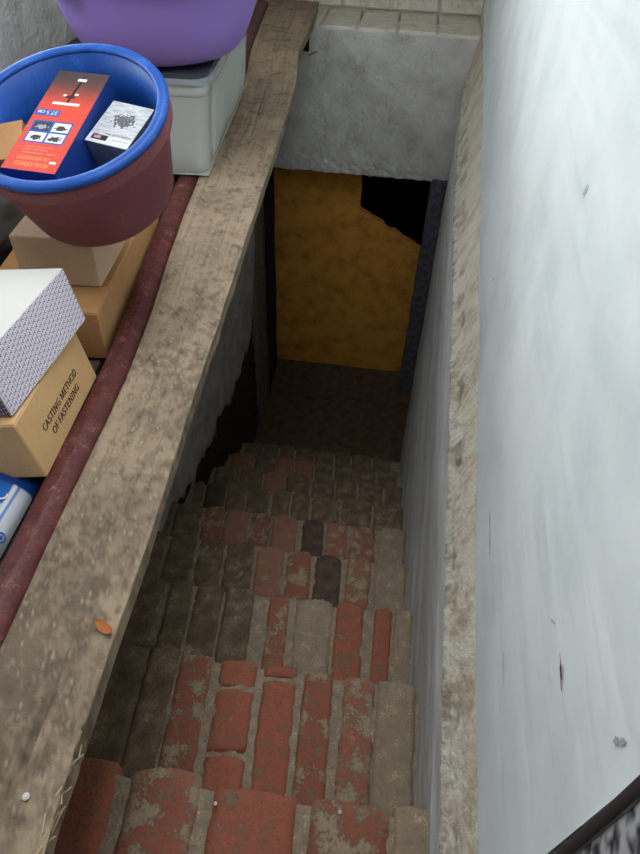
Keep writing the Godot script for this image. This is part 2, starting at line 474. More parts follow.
	add_box(st3, Vector3(-1.45, CEIL, ADDED_ROOF_GAP.end.y), Vector3(0.62, CEIL + 0.15, 2.3))
	add_box(st3, Vector3(-1.45, CEIL, -4.1), Vector3(0.62, CEIL + 0.15, ADDED_ROOF_GAP.position.y))
	add_box(st3, Vector3(-1.45, CEIL, ADDED_ROOF_GAP.position.y), Vector3(ADDED_ROOF_GAP.position.x, CEIL + 0.15, ADDED_ROOF_GAP.end.y))
	add_box(st3, Vector3(ADDED_ROOF_GAP.end.x, CEIL, ADDED_ROOF_GAP.position.y), Vector3(0.62, CEIL + 0.15, ADDED_ROOF_GAP.end.y))
	struct("ceiling", st3.commit(), M.painted)

func scuff(parent: Node, at: Vector3, half: float, wide: float, lean: float, m: Material, sd: int) -> void:
	# a thin mark lying on the wall, long axis up
	var st := new_st()
	var n := 14
	for i in n:
		var q := []
		for k in [i, i + 1]:
			var t := float(k) / n * 2.0 - 1.0
			var hw := wide * sqrt(maxf(0.0, 1.0 - t * t)) * (0.7 + 0.5 * noise(t, sd, 0.0, 3.0))
			var c := lean * t * half + noise(t, sd, 4.0, 1.5) * wide
			q.append([Vector3(0, t * half, c - hw), Vector3(0, t * half, c + hw)])
		var off := Vector3(-0.0008, 0, 0)
		poly(st, [q[0][0] + off, q[0][1] + off, q[1][1] + off, q[1][0] + off], Vector3(1, 0, 0))
	part("scuff_mark", st.commit(), m, parent, at)

# ---------------------------------------------------------------- the stair
func build_stairs() -> void:
	var stair := thing("brick_staircase", "worn red brick cellar staircase going down to the dark landing", "stairs")
	# x of both ends of each brick at its worn far edge, and its look
	var rows := [
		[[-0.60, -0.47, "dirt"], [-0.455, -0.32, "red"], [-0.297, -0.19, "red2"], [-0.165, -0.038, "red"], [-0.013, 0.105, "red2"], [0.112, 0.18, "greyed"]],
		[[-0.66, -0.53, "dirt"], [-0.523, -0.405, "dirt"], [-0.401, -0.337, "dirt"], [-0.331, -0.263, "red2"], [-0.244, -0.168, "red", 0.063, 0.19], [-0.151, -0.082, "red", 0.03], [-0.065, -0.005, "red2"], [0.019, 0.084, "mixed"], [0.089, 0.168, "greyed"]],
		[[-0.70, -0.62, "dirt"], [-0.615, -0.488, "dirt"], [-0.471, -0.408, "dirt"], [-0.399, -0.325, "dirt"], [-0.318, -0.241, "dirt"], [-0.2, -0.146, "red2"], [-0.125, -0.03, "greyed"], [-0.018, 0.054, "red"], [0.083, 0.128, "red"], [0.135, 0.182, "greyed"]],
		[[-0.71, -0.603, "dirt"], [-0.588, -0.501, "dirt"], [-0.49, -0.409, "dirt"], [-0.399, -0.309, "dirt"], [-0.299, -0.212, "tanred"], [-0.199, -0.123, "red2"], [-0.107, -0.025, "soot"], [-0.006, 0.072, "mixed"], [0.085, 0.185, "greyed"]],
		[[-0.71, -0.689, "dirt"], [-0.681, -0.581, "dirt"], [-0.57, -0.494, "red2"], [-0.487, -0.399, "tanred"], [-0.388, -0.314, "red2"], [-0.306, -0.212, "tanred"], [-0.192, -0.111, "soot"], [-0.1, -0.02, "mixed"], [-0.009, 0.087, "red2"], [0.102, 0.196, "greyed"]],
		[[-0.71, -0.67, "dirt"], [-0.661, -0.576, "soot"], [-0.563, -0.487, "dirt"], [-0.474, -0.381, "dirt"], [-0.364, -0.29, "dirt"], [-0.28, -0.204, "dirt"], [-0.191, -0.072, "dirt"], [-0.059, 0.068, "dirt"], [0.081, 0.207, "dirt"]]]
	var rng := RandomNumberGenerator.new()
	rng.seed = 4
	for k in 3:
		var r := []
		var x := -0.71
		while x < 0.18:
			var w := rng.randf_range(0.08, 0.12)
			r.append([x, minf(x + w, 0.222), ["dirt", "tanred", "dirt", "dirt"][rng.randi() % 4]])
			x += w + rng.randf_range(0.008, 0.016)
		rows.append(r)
	for k in rows.size():
		var y: float = 3.08 - 1.1 * (1.0 + 0.2 * k)
		var z0 := -0.296 - 0.2935 * k
		var deep := 0.42 if k > 0 else 0.36
		# bed of mortar
		var bed := func(u: float, v: float) -> Vector3:
			var i := roundi(u * 20.0)
			var xx := lerpf(-0.76, 0.235, v)
			var zz := z0 + 0.012 + clampf((u * 20.0 - 1.0) / 19.0, 0.0, 1.0) * deep
			zz += noise(xx, k, 3.0, 8.0) * 0.008 if i <= 1 else 0.0
			var yy: float = y - (0.006 if k < 5 else 0.016) + noise(xx, zz, k * 3.0, 9.0) * 0.008 + noise(xx, zz, k * 5.0, 40.0) * 0.005
			if i == 0: yy = y - 0.26
			return Vector3(xx, yy, zz)
		var step := part("step", grid_mesh(20, 70, bed), M.mortar, stair)
		for bi in rows[k].size():
			var b: Array = rows[k][bi]
			var cuts := [0.0]
			for c in b.slice(3): cuts.append(c)
			cuts.append(0.27)
			for ci in cuts.size() - 1:
				var w: float = b[1] - b[0]
				var l: float = cuts[ci + 1] - cuts[ci] - (0.006 if ci < cuts.size() - 2 else 0.0)
				var sd: int = k * 40 + bi * 3 + ci
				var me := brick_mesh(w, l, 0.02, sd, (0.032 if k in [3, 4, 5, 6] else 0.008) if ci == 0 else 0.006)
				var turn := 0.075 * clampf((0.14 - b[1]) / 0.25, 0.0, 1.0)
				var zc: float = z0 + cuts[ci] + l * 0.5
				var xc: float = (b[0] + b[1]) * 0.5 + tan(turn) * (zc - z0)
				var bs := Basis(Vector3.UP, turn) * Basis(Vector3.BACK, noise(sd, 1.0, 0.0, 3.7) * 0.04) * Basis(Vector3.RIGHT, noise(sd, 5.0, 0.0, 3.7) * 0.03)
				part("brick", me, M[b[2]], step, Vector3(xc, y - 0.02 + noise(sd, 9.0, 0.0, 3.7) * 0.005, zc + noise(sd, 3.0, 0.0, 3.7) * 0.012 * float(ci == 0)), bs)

# ---------------------------------------------------------------- lintel, doorway, ochre wall
func build_doorway() -> void:
	var face := func(u: float, v: float) -> Vector3:
		var x := lerpf(-1.1, 0.4, u)
		var bot := 1.553 + noise(x, 0.0, 3.0, 6.0) * 0.008 + noise(x, 0.0, 3.0, 20.0) * 0.006
		var y := lerpf(bot, 2.252, clampf((v * 90.0 - 1.0) / 88.0, 0.0, 1.0))
		var rough := 0.0015 + 0.010 * smoothstep(1.66, 1.60, y)
		var z := -3.5 + noise(x, y * 2.0, 1.0, 3.0) * 0.006 + noise(x, y * 2.5, 2.0, 18.0) * rough
		if v * 90.0 < 0.5 or v * 90.0 > 89.5: z = -3.72
		return Vector3(x, y, z)
	var lin_ := struct("wall_lintel", grid_mesh(150, 90, face), M.painted)
	var xs := [-1.1, -0.9, -0.71, -0.61, -0.435, -0.255, -0.066, 0.128, 0.34]
	for i in xs.size() - 1:
		part("brick", box_mesh(Vector3(xs[i] + 0.006, 2.20, -3.87), Vector3(xs[i + 1] - 0.006, 2.262 + noise(i, 2.0, 0.0, 1.7) * 0.004, -3.506 + noise(i, 7.0, 0.0, 2.7) * 0.004), 0.006), M.cream, lin_)
	var x := -1.1
	var i := 0
	while x < 0.33:
		var w := 0.235
		part("brick", box_mesh(Vector3(x, 2.27, -3.9), Vector3(minf(x + w, 0.345), 2.335, -3.845 + noise(i, 3.0, 0.0, 2.7) * 0.006), 0.007), M.cream, lin_)
		part("brick", box_mesh(Vector3(x - 0.11, 2.347, -3.9), Vector3(minf(x + w - 0.11, 0.345), 2.412, -3.85 + noise(i, 8.0, 0.0, 2.7) * 0.006), 0.007), M.cream, lin_)
		x += w + 0.012
		i += 1
	# door frame
	var d := Node3D.new()
	d.name = "door_1"
	add_child(d)
	d.set_meta("kind", "structure")
	var post := func(x0: float, x1: float, z0: float, z1: float, m: Material, sd: float):
		var st := new_st()
		var at := func(u: float, v: float) -> Vector3:
			var q := int(roundf(u * 16.0)) % 16
			var side := q / 4
			var t := (q % 4) / 4.0
			var c := [Vector2(x0, z1), Vector2(x1, z1), Vector2(x1, z0), Vector2(x0, z0)]
			var p: Vector2 = c[side].lerp(c[(side + 1) % 4], t)
			var y := lerpf(-0.1, 1.57, v)
			return Vector3(p.x + noise(y * 0.25, q, sd, 9.0) * 0.008, y, p.y + noise(y * 0.25, q, sd + 3.0, 9.0) * 0.008)
		add_grid(st, 16, 40, at)
		st.generate_normals()
		part("post", st.commit(), m, d)
	post.call(-0.82, -0.708, -3.36, -3.05, M.post_wood, 1.0)
	post.call(-0.765, -0.704, -3.66, -3.40, M.black_wood, 2.0)
	post.call(0.207, 0.318, -3.60, -3.49, M.old_wood, 5.0)
	var thr := func(u: float, v: float) -> Vector3:
		var xx := lerpf(-0.76, 0.35, u)
		var zz := lerpf(-3.75, -3.42 + noise(xx, 3.0, 0.0, 2.5) * 0.05, clampf(v * 12.0 / 11.0, 0.0, 1.0))
		return Vector3(xx, 0.0 + noise(xx, zz, 3.0, 6.0) * 0.01 if v < 0.95 else -0.08, zz)
	part("threshold", grid_mesh(50, 12, func(a, b): return thr.call(1.0 - a, b)), M.concrete, d)
	# ochre wall with a broken opening in its upper right
	var o := [Vector2(-1.1, -0.12), Vector2(0.5, -0.12), Vector2(0.5, 0.93)]
	for p in [[0.33, 0.965], [0.27, 0.992], [0.203, 1.02], [0.15, 1.055], [0.10, 1.078], [0.055, 1.11], [0.04, 1.122], [0.01, 1.118], [-0.02, 1.137], [-0.035, 1.165], [-0.07, 1.18], [-0.107, 1.196], [-0.15, 1.222], [-0.184, 1.238], [-0.188, 1.3], [-0.184, 1.36], [-0.193, 1.44], [-0.195, 1.62]]:
		o.append(Vector2(p[0], p[1]))
	o.append(Vector2(-1.1, 1.62))
	var cel := struct("wall_cellar", extrude(o.map(func(p): return Vector2(p.x, -p.y)), -0.025, 0.025), M.ochre, "ochre limewashed cellar wall with a broken dark opening")
	cel.transform = Transform3D(Basis(Vector3.RIGHT, PI / 2), Vector3(0, 0, -3.75))
	# dark space behind the opening, closed all round
	var st := new_st()
	add_box(st, Vector3(-1.4, -1.6, -7.4), Vector3(1.4, 2.0, -7.2))
	add_box(st, Vector3(-1.4, -1.6, -7.3), Vector3(-1.1, 2.0, -3.775))
	add_box(st, Vector3(1.1, -1.6, -7.3), Vector3(1.4, 2.0, -3.775))
	add_box(st, Vector3(-1.3, -1.6, -7.3), Vector3(1.3, -1.4, -3.775))
	add_box(st, Vector3(-1.3, 1.7, -7.3), Vector3(1.3, 1.85, -3.73))
	add_box(st, Vector3(-1.3, -1.6, -3.9), Vector3(1.3, -0.1, -3.777))
	add_box(st, Vector3(0.45, -1.6, -3.9), Vector3(1.4, 2.0, -3.777))
	add_box(st, Vector3(-1.4, -1.6, -3.9), Vector3(-1.05, 2.0, -3.777))
	add_box(st, Vector3(-1.3, 1.61, -3.9), Vector3(1.3, 2.0, -3.74))
	struct("wall_cellar_recess", st.commit(), M.concrete)
	var st5 := new_st()
	add_box(st5, Vector3(-1.2, -0.2, -3.86), Vector3(-1.0, 1.7, -3.45))
	add_box(st5, Vector3(0.34, -0.2, -3.72), Vector3(0.5, 1.6, -3.4))
	struct("wall_cellar_side", st5.commit(), M.masonry)
	var pipe := new_st()
	add_box(pipe, Vector3(-0.022, -0.002, -0.003), Vector3(0.022, 0.002, 0.003), 0.001)
	var gl := part("metal_strip", pipe.commit(), M.metal, self, Vector3(0.148, 1.097, -3.9), Basis(Vector3.BACK, -0.8))
	gl.name = numbered("metal_strip")
	gl.set_meta("label", "small thin metal strip inside the dark broken opening of the ochre wall")
	gl.set_meta("category", "metal strip")

# ---------------------------------------------------------------- plank and beam
var PR := [Vector2(-0.26, 0.05), Vector2(-0.267, -0.08), Vector2(-0.274, -0.16), Vector2(-0.277, -0.231), Vector2(-0.282, -0.332), Vector2(-0.285, -0.464), Vector2(-0.303, -0.769), Vector2(-0.313, -0.998), Vector2(-0.330, -1.319), Vector2(-0.346, -1.656), Vector2(-0.371, -2.142), Vector2(-0.396, -2.522), Vector2(-0.437, -2.863), Vector2(-0.453, -3.331), Vector2(-0.463, -3.612), Vector2(-0.47, -3.7)]
var PL := [Vector2(-0.404, 0.05), Vector2(-0.408, -0.109), Vector2(-0.412, -0.211), Vector2(-0.415, -0.312), Vector2(-0.422, -0.443), Vector2(-0.429, -0.604), Vector2(-0.437, -0.818), Vector2(-0.456, -1.023), Vector2(-0.494, -1.32), Vector2(-0.525, -1.642), Vector2(-0.552, -2.116), Vector2(-0.585, -2.525), Vector2(-0.631, -2.841), Vector2(-0.713, -3.683), Vector2(-0.715, -3.7)]

func build_plank() -> void:
	var top := func(u: float, v: float) -> Vector3:
		var z := lerpf(0.02, -3.72, u)
		var a := along(PL, z)
		var b := along(PR, z) + noise(z, 0.0, 4.0, 9.0) * 0.0015
		if z > -0.24: b -= maxf(0.0, noise(z, 1.0, 7.0, 14.0)) * 0.02
		var q := clampf((v * 46.0 - 3.0) / 40.0, 0.0, 1.0)
		var x := lerpf(a, b, q)
		var y := 2.31 + noise(z * 0.12, x, 3.0, 22.0) * 0.003 + noise(z, x, 8.0, 12.0) * 0.0025
		# long cracks in the near end
		var crack := absf(x - (-0.335 + noise(z, 2.0, 2.0, 2.0) * 0.012))
		if z > -0.36: y -= 0.018 * maxf(0.0, 1.0 - crack / 0.006) * smoothstep(-0.36, -0.2, z)
		var c2 := absf(x - (-0.49 + (z + 2.4) * 0.09))
		if z < -1.9 and z > -2.9: y -= 0.006 * maxf(0.0, 1.0 - c2 / 0.006)
		if q > 0.0 and q < 1.0: y -= 0.005 * (pow(maxf(0.0, 1.0 - q / 0.06), 2) + pow(maxf(0.0, 1.0 - (1.0 - q) / 0.05), 2))
		var k := v * 46.0
		if k < 2.5: return Vector3(a + 0.004, lerpf(2.262, 2.30, clampf((k - 0.5) / 2.0, 0, 1)), z)
		if k > 43.5: return Vector3(b - 0.006 + noise(z * 0.3, k, 4.0, 20.0) * 0.003, lerpf(2.262, 2.30, clampf((45.5 - k) / 2.0, 0, 1)), z)
		return Vector3(x, y, z)
	var col := func(u: float, v: float) -> Color:
		var z := lerpf(0.02, -3.72, u)
		var a := noise(z * 0.06, v * 0.5, 1.0, 30.0)
		var b := noise(z, v * 0.2, 4.0, 5.0)
		var d := noise(z, v * 0.2, 6.0, 34.0)
		var f := noise(z, v * 0.2, 2.0, 110.0)
		var c := lin(162, 143, 119).lerp(lin(140, 124, 105), clampf(0.5 + b * 1.6 + d * 0.5, 0.0, 1.0))
		c = c.lerp(lin(112, 97, 81), clampf(0.12 + a * 0.9 + d * 0.5 + f * 0.5, 0.0, 0.6))
		c = c.lerp(lin(86, 74, 62), clampf((noise(z, v * 0.2, 9.0, 13.0) + d * 0.5 - 0.3) * 2.2, 0.0, 0.6))
		var grime_shade := noise(z, v * 0.2, 12.0, 3.0) + d * 0.6 + f * 0.3  # grime patches, thickened at the near end to paint its dimmer light
		if grime_shade > 0.12 + (z + 0.2) * -0.36: c = c.lerp(lin(96, 84, 71), 0.62)
		elif grime_shade > -0.1 + (z + 0.2) * -0.36: c = c.lerp(lin(112, 98, 83), 0.4)
		c = c.lerp(lin(196, 182, 160), clampf((f + d * 0.4 - 0.35) * 2.0, 0.0, 0.5))
		return c
	var st := new_st()
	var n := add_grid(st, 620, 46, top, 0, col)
	st.generate_normals()
	var pl := thing("wooden_plank", "long weathered bare wooden plank lying beside the open stairwell", "plank")
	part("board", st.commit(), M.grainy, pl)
	var rng := RandomNumberGenerator.new()
	rng.seed = 21
	for i in 22:
		var z := rng.randf_range(-0.24, -0.10)
		var l := rng.randf_range(0.005, 0.014)
		var sp: ArrayMesh = box_mesh(Vector3(-0.0008, -0.0007, -l), Vector3(0.0008, 0.0007, l), 0.0004)
		part("splinter", sp, M.kraft3, pl, Vector3(along(PR, z) - rng.randf_range(0.0, 0.012), 2.312 - rng.randf_range(0.0, 0.02), z), Basis(Vector3.UP, rng.randf_range(-0.9, 0.5)) * Basis(Vector3.RIGHT, rng.randf_range(-0.2, 0.2)))
	# underside and ends
	var out := []
	for p in PL: out.append(Vector2(p.x + 0.006, clampf(p.y, -3.715, 0.015)))
	var back := PR.duplicate()
	back.reverse()
	for p in back: out.append(Vector2(p.x - 0.012, clampf(p.y, -3.715, 0.015)))
	part("underside", extrude(out, 2.264, 2.285), M.old_wood, pl)
	# red-brown painted beam along the plank
	var prof := [Vector2(-1.0, -0.10), Vector2(-1.0, -0.012), Vector2(-0.93, -0.004), Vector2(-0.50, 0.0), Vector2(-0.44, -0.001), Vector2(-0.07, -0.014), Vector2(0.0, -0.02), Vector2(0.0, -0.10)]
	var stb := new_st()
	var nb := 0
	for k in prof.size() - 1:
		var be := func(u: float, v: float) -> Vector3:
			var z := lerpf(0.05, -3.68, u)
			var w := lerpf(0.05, 0.06, u)
			var p: Vector2 = prof[k].lerp(prof[k + 1], v)
			return Vector3(along(PL, z) - 0.003 + p.x * w + noise(z, p.x, 3.0, 5.0) * 0.0012, 2.313 + p.y + noise(z, p.x, 8.0, 12.0) * 0.001, z)
		nb = add_grid(stb, 260, 2, be, nb)
	stb.generate_normals()
	var bm := part("timber_beam", stb.commit(), M.beam, self)
	bm.name = numbered("timber_beam")
	bm.set_meta("label", "dark red-brown painted beam running between the plank and the boxes")
	bm.set_meta("category", "beam")

# ---------------------------------------------------------------- the things on the left
func rr_loop(hx: float, hz: float, r: float, n := 8) -> Array:
	var out := []
	for c in [[1, 1, 0.0], [-1, 1, PI / 2], [-1, -1, PI], [1, -1, PI * 1.5]]:
		for k in n + 1:
			var a: float = c[2] + PI / 2 * k / n
			out.append(Vector2(c[0] * (hx - r) + cos(a) * r, c[1] * (hz - r) + sin(a) * r))
	return out

func carton(called: String, label: String, at: Vector3, bs: Basis, size: Vector3, m: Material, flaps := true) -> Node3D:
	# origin at the lower, right, front corner; the box goes to -x and -z
	var t := thing(called, label, "box", at, bs)
	part("body", box_mesh(Vector3(-size.x, 0, -size.z), Vector3(0, size.y, 0), 0.002), m, t)
	if flaps:
		part("flap", box_mesh(Vector3(-size.x + 0.001, size.y - 0.001, -size.z * 0.5 + 0.001), Vector3(-0.001, size.y + 0.002, -0.001), 0.0008), m, t)
		part("flap", box_mesh(Vector3(-size.x + 0.001, size.y - 0.001, -size.z + 0.001), Vector3(-0.001, size.y + 0.002, -size.z * 0.5 - 0.001), 0.0008), m, t)
	return t

func text_part(parent: Node, what: String, h: float, m: Material, at: Vector3, bs: Basis, mono := false) -> void:
	var tm := TextMesh.new()
	var f := SystemFont.new()
	f.font_names = PackedStringArray(["Droid Sans"])
	f.font_weight = 400
	tm.font = f
	tm.text = what
	tm.font_size = 32
	tm.pixel_size = h / 23.0
	tm.depth = 0.0006
	tm.horizontal_alignment = HORIZONTAL_ALIGNMENT_CENTER
	part("lettering", tm, m, parent, at, bs)

func quad_part(called: String, pts: Array, m: Material, parent: Node, uv := [Vector2(0, 0), Vector2(1, 0), Vector2(1, 1), Vector2(0, 1)]) -> MeshInstance3D:
	var st := new_st()
	var n: Vector3 = (pts[1] - pts[0]).cross(pts[3] - pts[0]).normalized()
	poly(st, pts, (pts[0] + pts[2]) * 0.5 + n, uv)
	return part(called, st.commit(), m, parent)

func pattern_tex(dark: bool) -> ImageTexture:
	# printed lattice: slanted strokes, small rings and chevrons
	var s := 128
	var im := Image.create(s, s, false, Image.FORMAT_RGB8)
	var paper := rgb(226, 220, 230) if not dark else rgb(70, 58, 76)
	var inkc := rgb(92, 74, 106) if not dark else rgb(196, 188, 204)
	for y in s:
		for x in s:
			var c := paper
			var col := int(x / 64.0)
			var lx := fposmod(x, 64.0)
			var ly := fposmod(y + col * 32.0, 64.0)
			var d := Vector2(lx - 20, ly - 20).length()
			if d < 11.0 and d > 5.5: c = inkc
			if absf(fposmod(ly + lx * 0.55, 64.0) - 48.0) < 4.0 and lx > 30: c = inkc
			if absf(fposmod(ly - lx * 0.55, 64.0) - 8.0) < 4.0 and lx > 34: c = inkc
			if absf(lx - 50) < 3.0 and ly > 22: c = inkc
			if absf(lx - 20) < 3.0 and ly > 36 and ly < 60: c = inkc
			im.set_pixel(x, y, c)
	im.generate_mipmaps()
	return ImageTexture.create_from_image(im)

func print_mat(t: Texture2D, rep: Vector2, rough := 0.55) -> StandardMaterial3D:
	var m := StandardMaterial3D.new()
	m.albedo_texture = t
	m.roughness = rough
	m.metallic_specular = 0.35
	m.uv1_scale = Vector3(rep.x, rep.y, 1)
	return m

func pump_print() -> ImageTexture:
	# the printed lid of the red box, read from its far end: brown to red ground, tool, badge, four pictures
	var w := 200
	var h := 460
	var im := Image.create(w, h, false, Image.FORMAT_RGB8)
	for y in h:
		for x in w:
			var t := clampf((y - 20.0) / 160.0, 0.0, 1.0)
			var c := rgb(74, 62, 58).lerp(rgb(204, 74, 58), smoothstep(0.0, 1.0, t))
			c = c.lightened(0.05 * noise(x, y, 0.0, 0.05))
			im.set_pixel(x, y, c)
	# tool: shaft, bar handle, foot bar
	for k in 110:
		im.fill_rect(Rect2i(100 + int((k - 55) * -0.1), 40 + k, 9, 2), rgb(30, 26, 26))
	im.fill_rect(Rect2i(92, 32, 34, 13), rgb(222, 218, 212))
	im.fill_rect(Rect2i(46, 150, 104, 12), rgb(222, 214, 206))
	im.fill_rect(Rect2i(112, 104, 14, 9), rgb(220, 214, 206))
	im.fill_rect(Rect2i(70, 112, 14, 9), rgb(220, 214, 206))
	im.fill_rect(Rect2i(82, 118, 36, 10), rgb(40, 36, 36))
	# badge
	im.fill_rect(Rect2i(4, 190, 92, 28), rgb(40, 84, 168))
	# four pictures in a blue frame
	im.fill_rect(Rect2i(20, 240, 150, 100), rgb(40, 84, 168))
	var rr := [Rect2i(26, 246, 66, 40), Rect2i(100, 246, 64, 40), Rect2i(26, 294, 66, 40), Rect2i(100, 294, 64, 40)]
	for i in 4:
		im.fill_rect(rr[i], rgb(52, 58, 66) if i == 0 else rgb(222, 222, 220))
		var q: Rect2i = rr[i]
		for y in q.size.y:
			for x in q.size.x:
				var e := Vector2((x - q.size.x * 0.5) / 26.0, (y - q.size.y * 0.55) / 12.0).length() + 0.7 * noise(x, y, i * 9.0, 0.09)
				if e < 0.85: im.set_pixel(q.position.x + x, q.position.y + y, rgb(150, 155, 160) if i == 0 else rgb(56, 56, 58))
	# lines of small print, too fine to read
	for r in [[356, 110, 3], [368, 90, 3], [382, 130, 4]]:
		for x in range(40, 40 + r[1]):
			if noise(x, r[0], 0.0, 0.45) > -0.1: im.fill_rect(Rect2i(x, r[0], 1, r[2]), rgb(232, 150, 120))
	for r in [[398, 120, 16], [424, 130, 18]]:
		for x in range(34, 34 + r[1]):
			for y in r[2]:
				if absf(noise(x, y + r[0], 3.0, 0.16)) < 0.09: im.set_pixel(x, r[0] + y, rgb(240, 176, 96))
	im.fill_rect(Rect2i(160, 412, 24, 9), rgb(235, 228, 220))
	im.generate_mipmaps()
	return ImageTexture.create_from_image(im)

func grey_print() -> ImageTexture:
	var w := 180
	var h := 220
	var im := Image.create(w, h, false, Image.FORMAT_RGB8)
	for y in h:
		for x in w:
			var c := rgb(196, 198, 198).lerp(rgb(160, 164, 166), clampf(0.3 + 1.2 * noise(x * 0.3, y * 1.4, 2.0, 0.06), 0.0, 1.0))
			if y > 176: c = rgb(206, 207, 206)
			var e := Vector2((x - 95) / 46.0, (y - 88) / 34.0)
			var g := e.length() + 0.9 * noise(x, y, 1.0, 0.06)
			if g < 0.95: c = rgb(120, 124, 128).lerp(rgb(70, 74, 78), clampf(0.5 + 2.0 * noise(x, y, 5.0, 0.13), 0, 1))
			im.set_pixel(x, y, c)
	im.fill_rect(Rect2i(14, 178, 66, 26), rgb(44, 44, 48))
	im.fill_rect(Rect2i(24, 182, 28, 15), rgb(190, 150, 130))
	im.fill_rect(Rect2i(14, 176, 20, 10), rgb(52, 92, 168))
	for x in range(60, 168):
		if noise(x, 4.0, 0.0, 0.4) > -0.15: im.fill_rect(Rect2i(x, 166, 1, 4), rgb(80, 84, 90))
	for x in range(100, 168):
		if noise(x, 8.0, 0.0, 0.4) > -0.15: im.fill_rect(Rect2i(x, 190, 1, 3), rgb(110, 112, 116))
	im.generate_mipmaps()
	return ImageTexture.create_from_image(im)

func build_left_pile() -> void:
	# tan carton leaning to the left, lettered on its right side
	var lean := Basis(Vector3.UP, 0.055) * Basis(Vector3.BACK, 0.16)
	var tan_at := Vector3(-0.477, 2.309, -0.586)
	var tan_ := carton("cardboard_box", "tan cardboard box lettered CASTING METHOD OF FASTENING under the patterned box", tan_at, lean, Vector3(0.27, 0.112, 0.24), M.kraft)
	var side := Basis(Vector3(0, 0, -1), Vector3(0, 1, 0), Vector3(1, 0, 0))
	text_part(tan_, "CASTING METHOD", 0.0122, M.ink, Vector3(0.0006, 0.0565, -0.118), side)
	text_part(tan_, "OF FASTENING", 0.0122, M.ink, Vector3(0.0006, 0.0345, -0.120), side)
	# patterned box on top of it
	var pb_b := Basis(Vector3.UP, -0.05) * Basis(Vector3.BACK, 0.165)
	var pb := thing("gift_box", "white box with purple patterned sides on top of the tan cardboard box", "box", Vector3(-0.503, 2.424, -0.599), pb_b)
	var ps := Vector3(0.26, 0.098, 0.242)
	part("body", box_mesh(Vector3(-ps.x, 0, -ps.z), Vector3(0, ps.y, 0), 0.0015), M.white_card, pb)
	var pm := print_mat(pattern_tex(false), Vector2(12, 5.5))
	var pd := print_mat(pattern_tex(true), Vector2(15, 6.5))
	quad_part("printed_side", [Vector3(0.0004, 0.001, -0.001), Vector3(0.0004, 0.001, -ps.z + 0.001), Vector3(0.0004, ps.y - 0.001, -ps.z + 0.001), Vector3(0.0004, ps.y - 0.001, -0.001)], pm, pb)
	quad_part("printed_end", [Vector3(-ps.x, 0.001, 0.0004), Vector3(-0.001, 0.001, 0.0004), Vector3(-0.001, ps.y - 0.001, 0.0004), Vector3(-ps.x, ps.y - 0.001, 0.0004)], pd, pb)
	text_part(pb, "D", 0.026, M.ink_dark, Vector3(-0.075, ps.y + 0.0005, -0.135), Basis(Vector3(0.25, 0, -0.97).normalized(), Vector3(-0.97, 0, -0.25).normalized(), Vector3.UP))
	# flat carton and the pale carton on it
	carton("cardboard_box", "flat brown cardboard box lying under the pale box and maroon basin", Vector3(-0.515, 2.266, -0.925), Basis(Vector3.UP, 0.10), Vector3(0.235, 0.106, 0.50), M.kraft2)
	carton("cardboard_box", "pale pinkish cardboard box holding up the maroon basin", Vector3(-0.537, 2.376, -1.006), Basis(Vector3.UP, 0.07), Vector3(0.152, 0.100, 0.26), M.kraft3, false)
	# nested basins, tipped towards the stair head
	var tb := Basis(Vector3(0.998, 0.062, 0.0), Vector3(-0.058, 0.939, 0.338), Vector3(0.021, -0.337, 0.941)).orthonormalized()
	var c := Vector3(-0.54, 2.692, -1.028)
	var mb := thing("plastic_basin", "maroon plastic basin nested under the blue basin", "basin", c, tb)
	part("bowl", lathe([Vector2(0.0, -0.180), Vector2(0.116, -0.180), Vector2(0.127, -0.175), Vector2(0.133, -0.165), Vector2(0.150, -0.085), Vector2(0.160, -0.036), Vector2(0.1615, -0.030), Vector2(0.158, -0.030), Vector2(0.148, -0.085), Vector2(0.130, -0.163), Vector2(0.0, -0.175)]), M.maroon, mb)
	part("rim", lathe([Vector2(0.1585, -0.036), Vector2(0.1665, -0.037), Vector2(0.1685, -0.034), Vector2(0.1665, -0.030), Vector2(0.1675, -0.017), Vector2(0.166, -0.013), Vector2(0.160, -0.013), Vector2(0.159, -0.020), Vector2(0.1585, -0.036)]), M.maroon, mb)
	var bb := thing("plastic_basin", "blue plastic basin holding the red box and the grey box", "basin", c, tb)
	part("bowl", lathe([Vector2(0.0, -0.145), Vector2(0.115, -0.145), Vector2(0.126, -0.135), Vector2(0.145, -0.07), Vector2(0.155, -0.012), Vector2(0.156, -0.004), Vector2(0.152, -0.004), Vector2(0.142, -0.07), Vector2(0.124, -0.132), Vector2(0.112, -0.141), Vector2(0.0, -0.141)]), M.blue, bb)
	part("rim", lathe([Vector2(0.152, -0.006), Vector2(0.165, -0.010), Vector2(0.1695, -0.008), Vector2(0.171, -0.003), Vector2(0.169, 0.001), Vector2(0.164, 0.003), Vector2(0.155, 0.003), Vector2(0.1515, 0.0), Vector2(0.152, -0.006)]), M.blue, bb)
	# red pump box in the basin
	var rb := thing("pump_box", "red and black printed box lying in the blue basin", "box", c + tb * Vector3(-0.022, -0.115, -0.005), tb * Basis(Vector3.UP, -0.125))
	var rs := Vector3(0.0475, 0.095, 0.117)
	part("body", box_mesh(Vector3(-rs.x, 0, -rs.z), Vector3(rs.x, rs.y, rs.z), 0.001), mat(rgb(36, 68, 136), 0.5), rb)
	quad_part("printed_lid", [Vector3(-rs.x, rs.y + 0.0004, rs.z), Vector3(rs.x, rs.y + 0.0004, rs.z), Vector3(rs.x, rs.y + 0.0004, -rs.z), Vector3(-rs.x, rs.y + 0.0004, -rs.z)], print_mat(pump_print(), Vector2.ONE, 0.4), rb, [Vector2(0, 1), Vector2(1, 1), Vector2(1, 0), Vector2(0, 0)])
	var up_down := Basis(Vector3(-1, 0, 0), Vector3(0, 0, 1), Vector3(0, 1, 0))
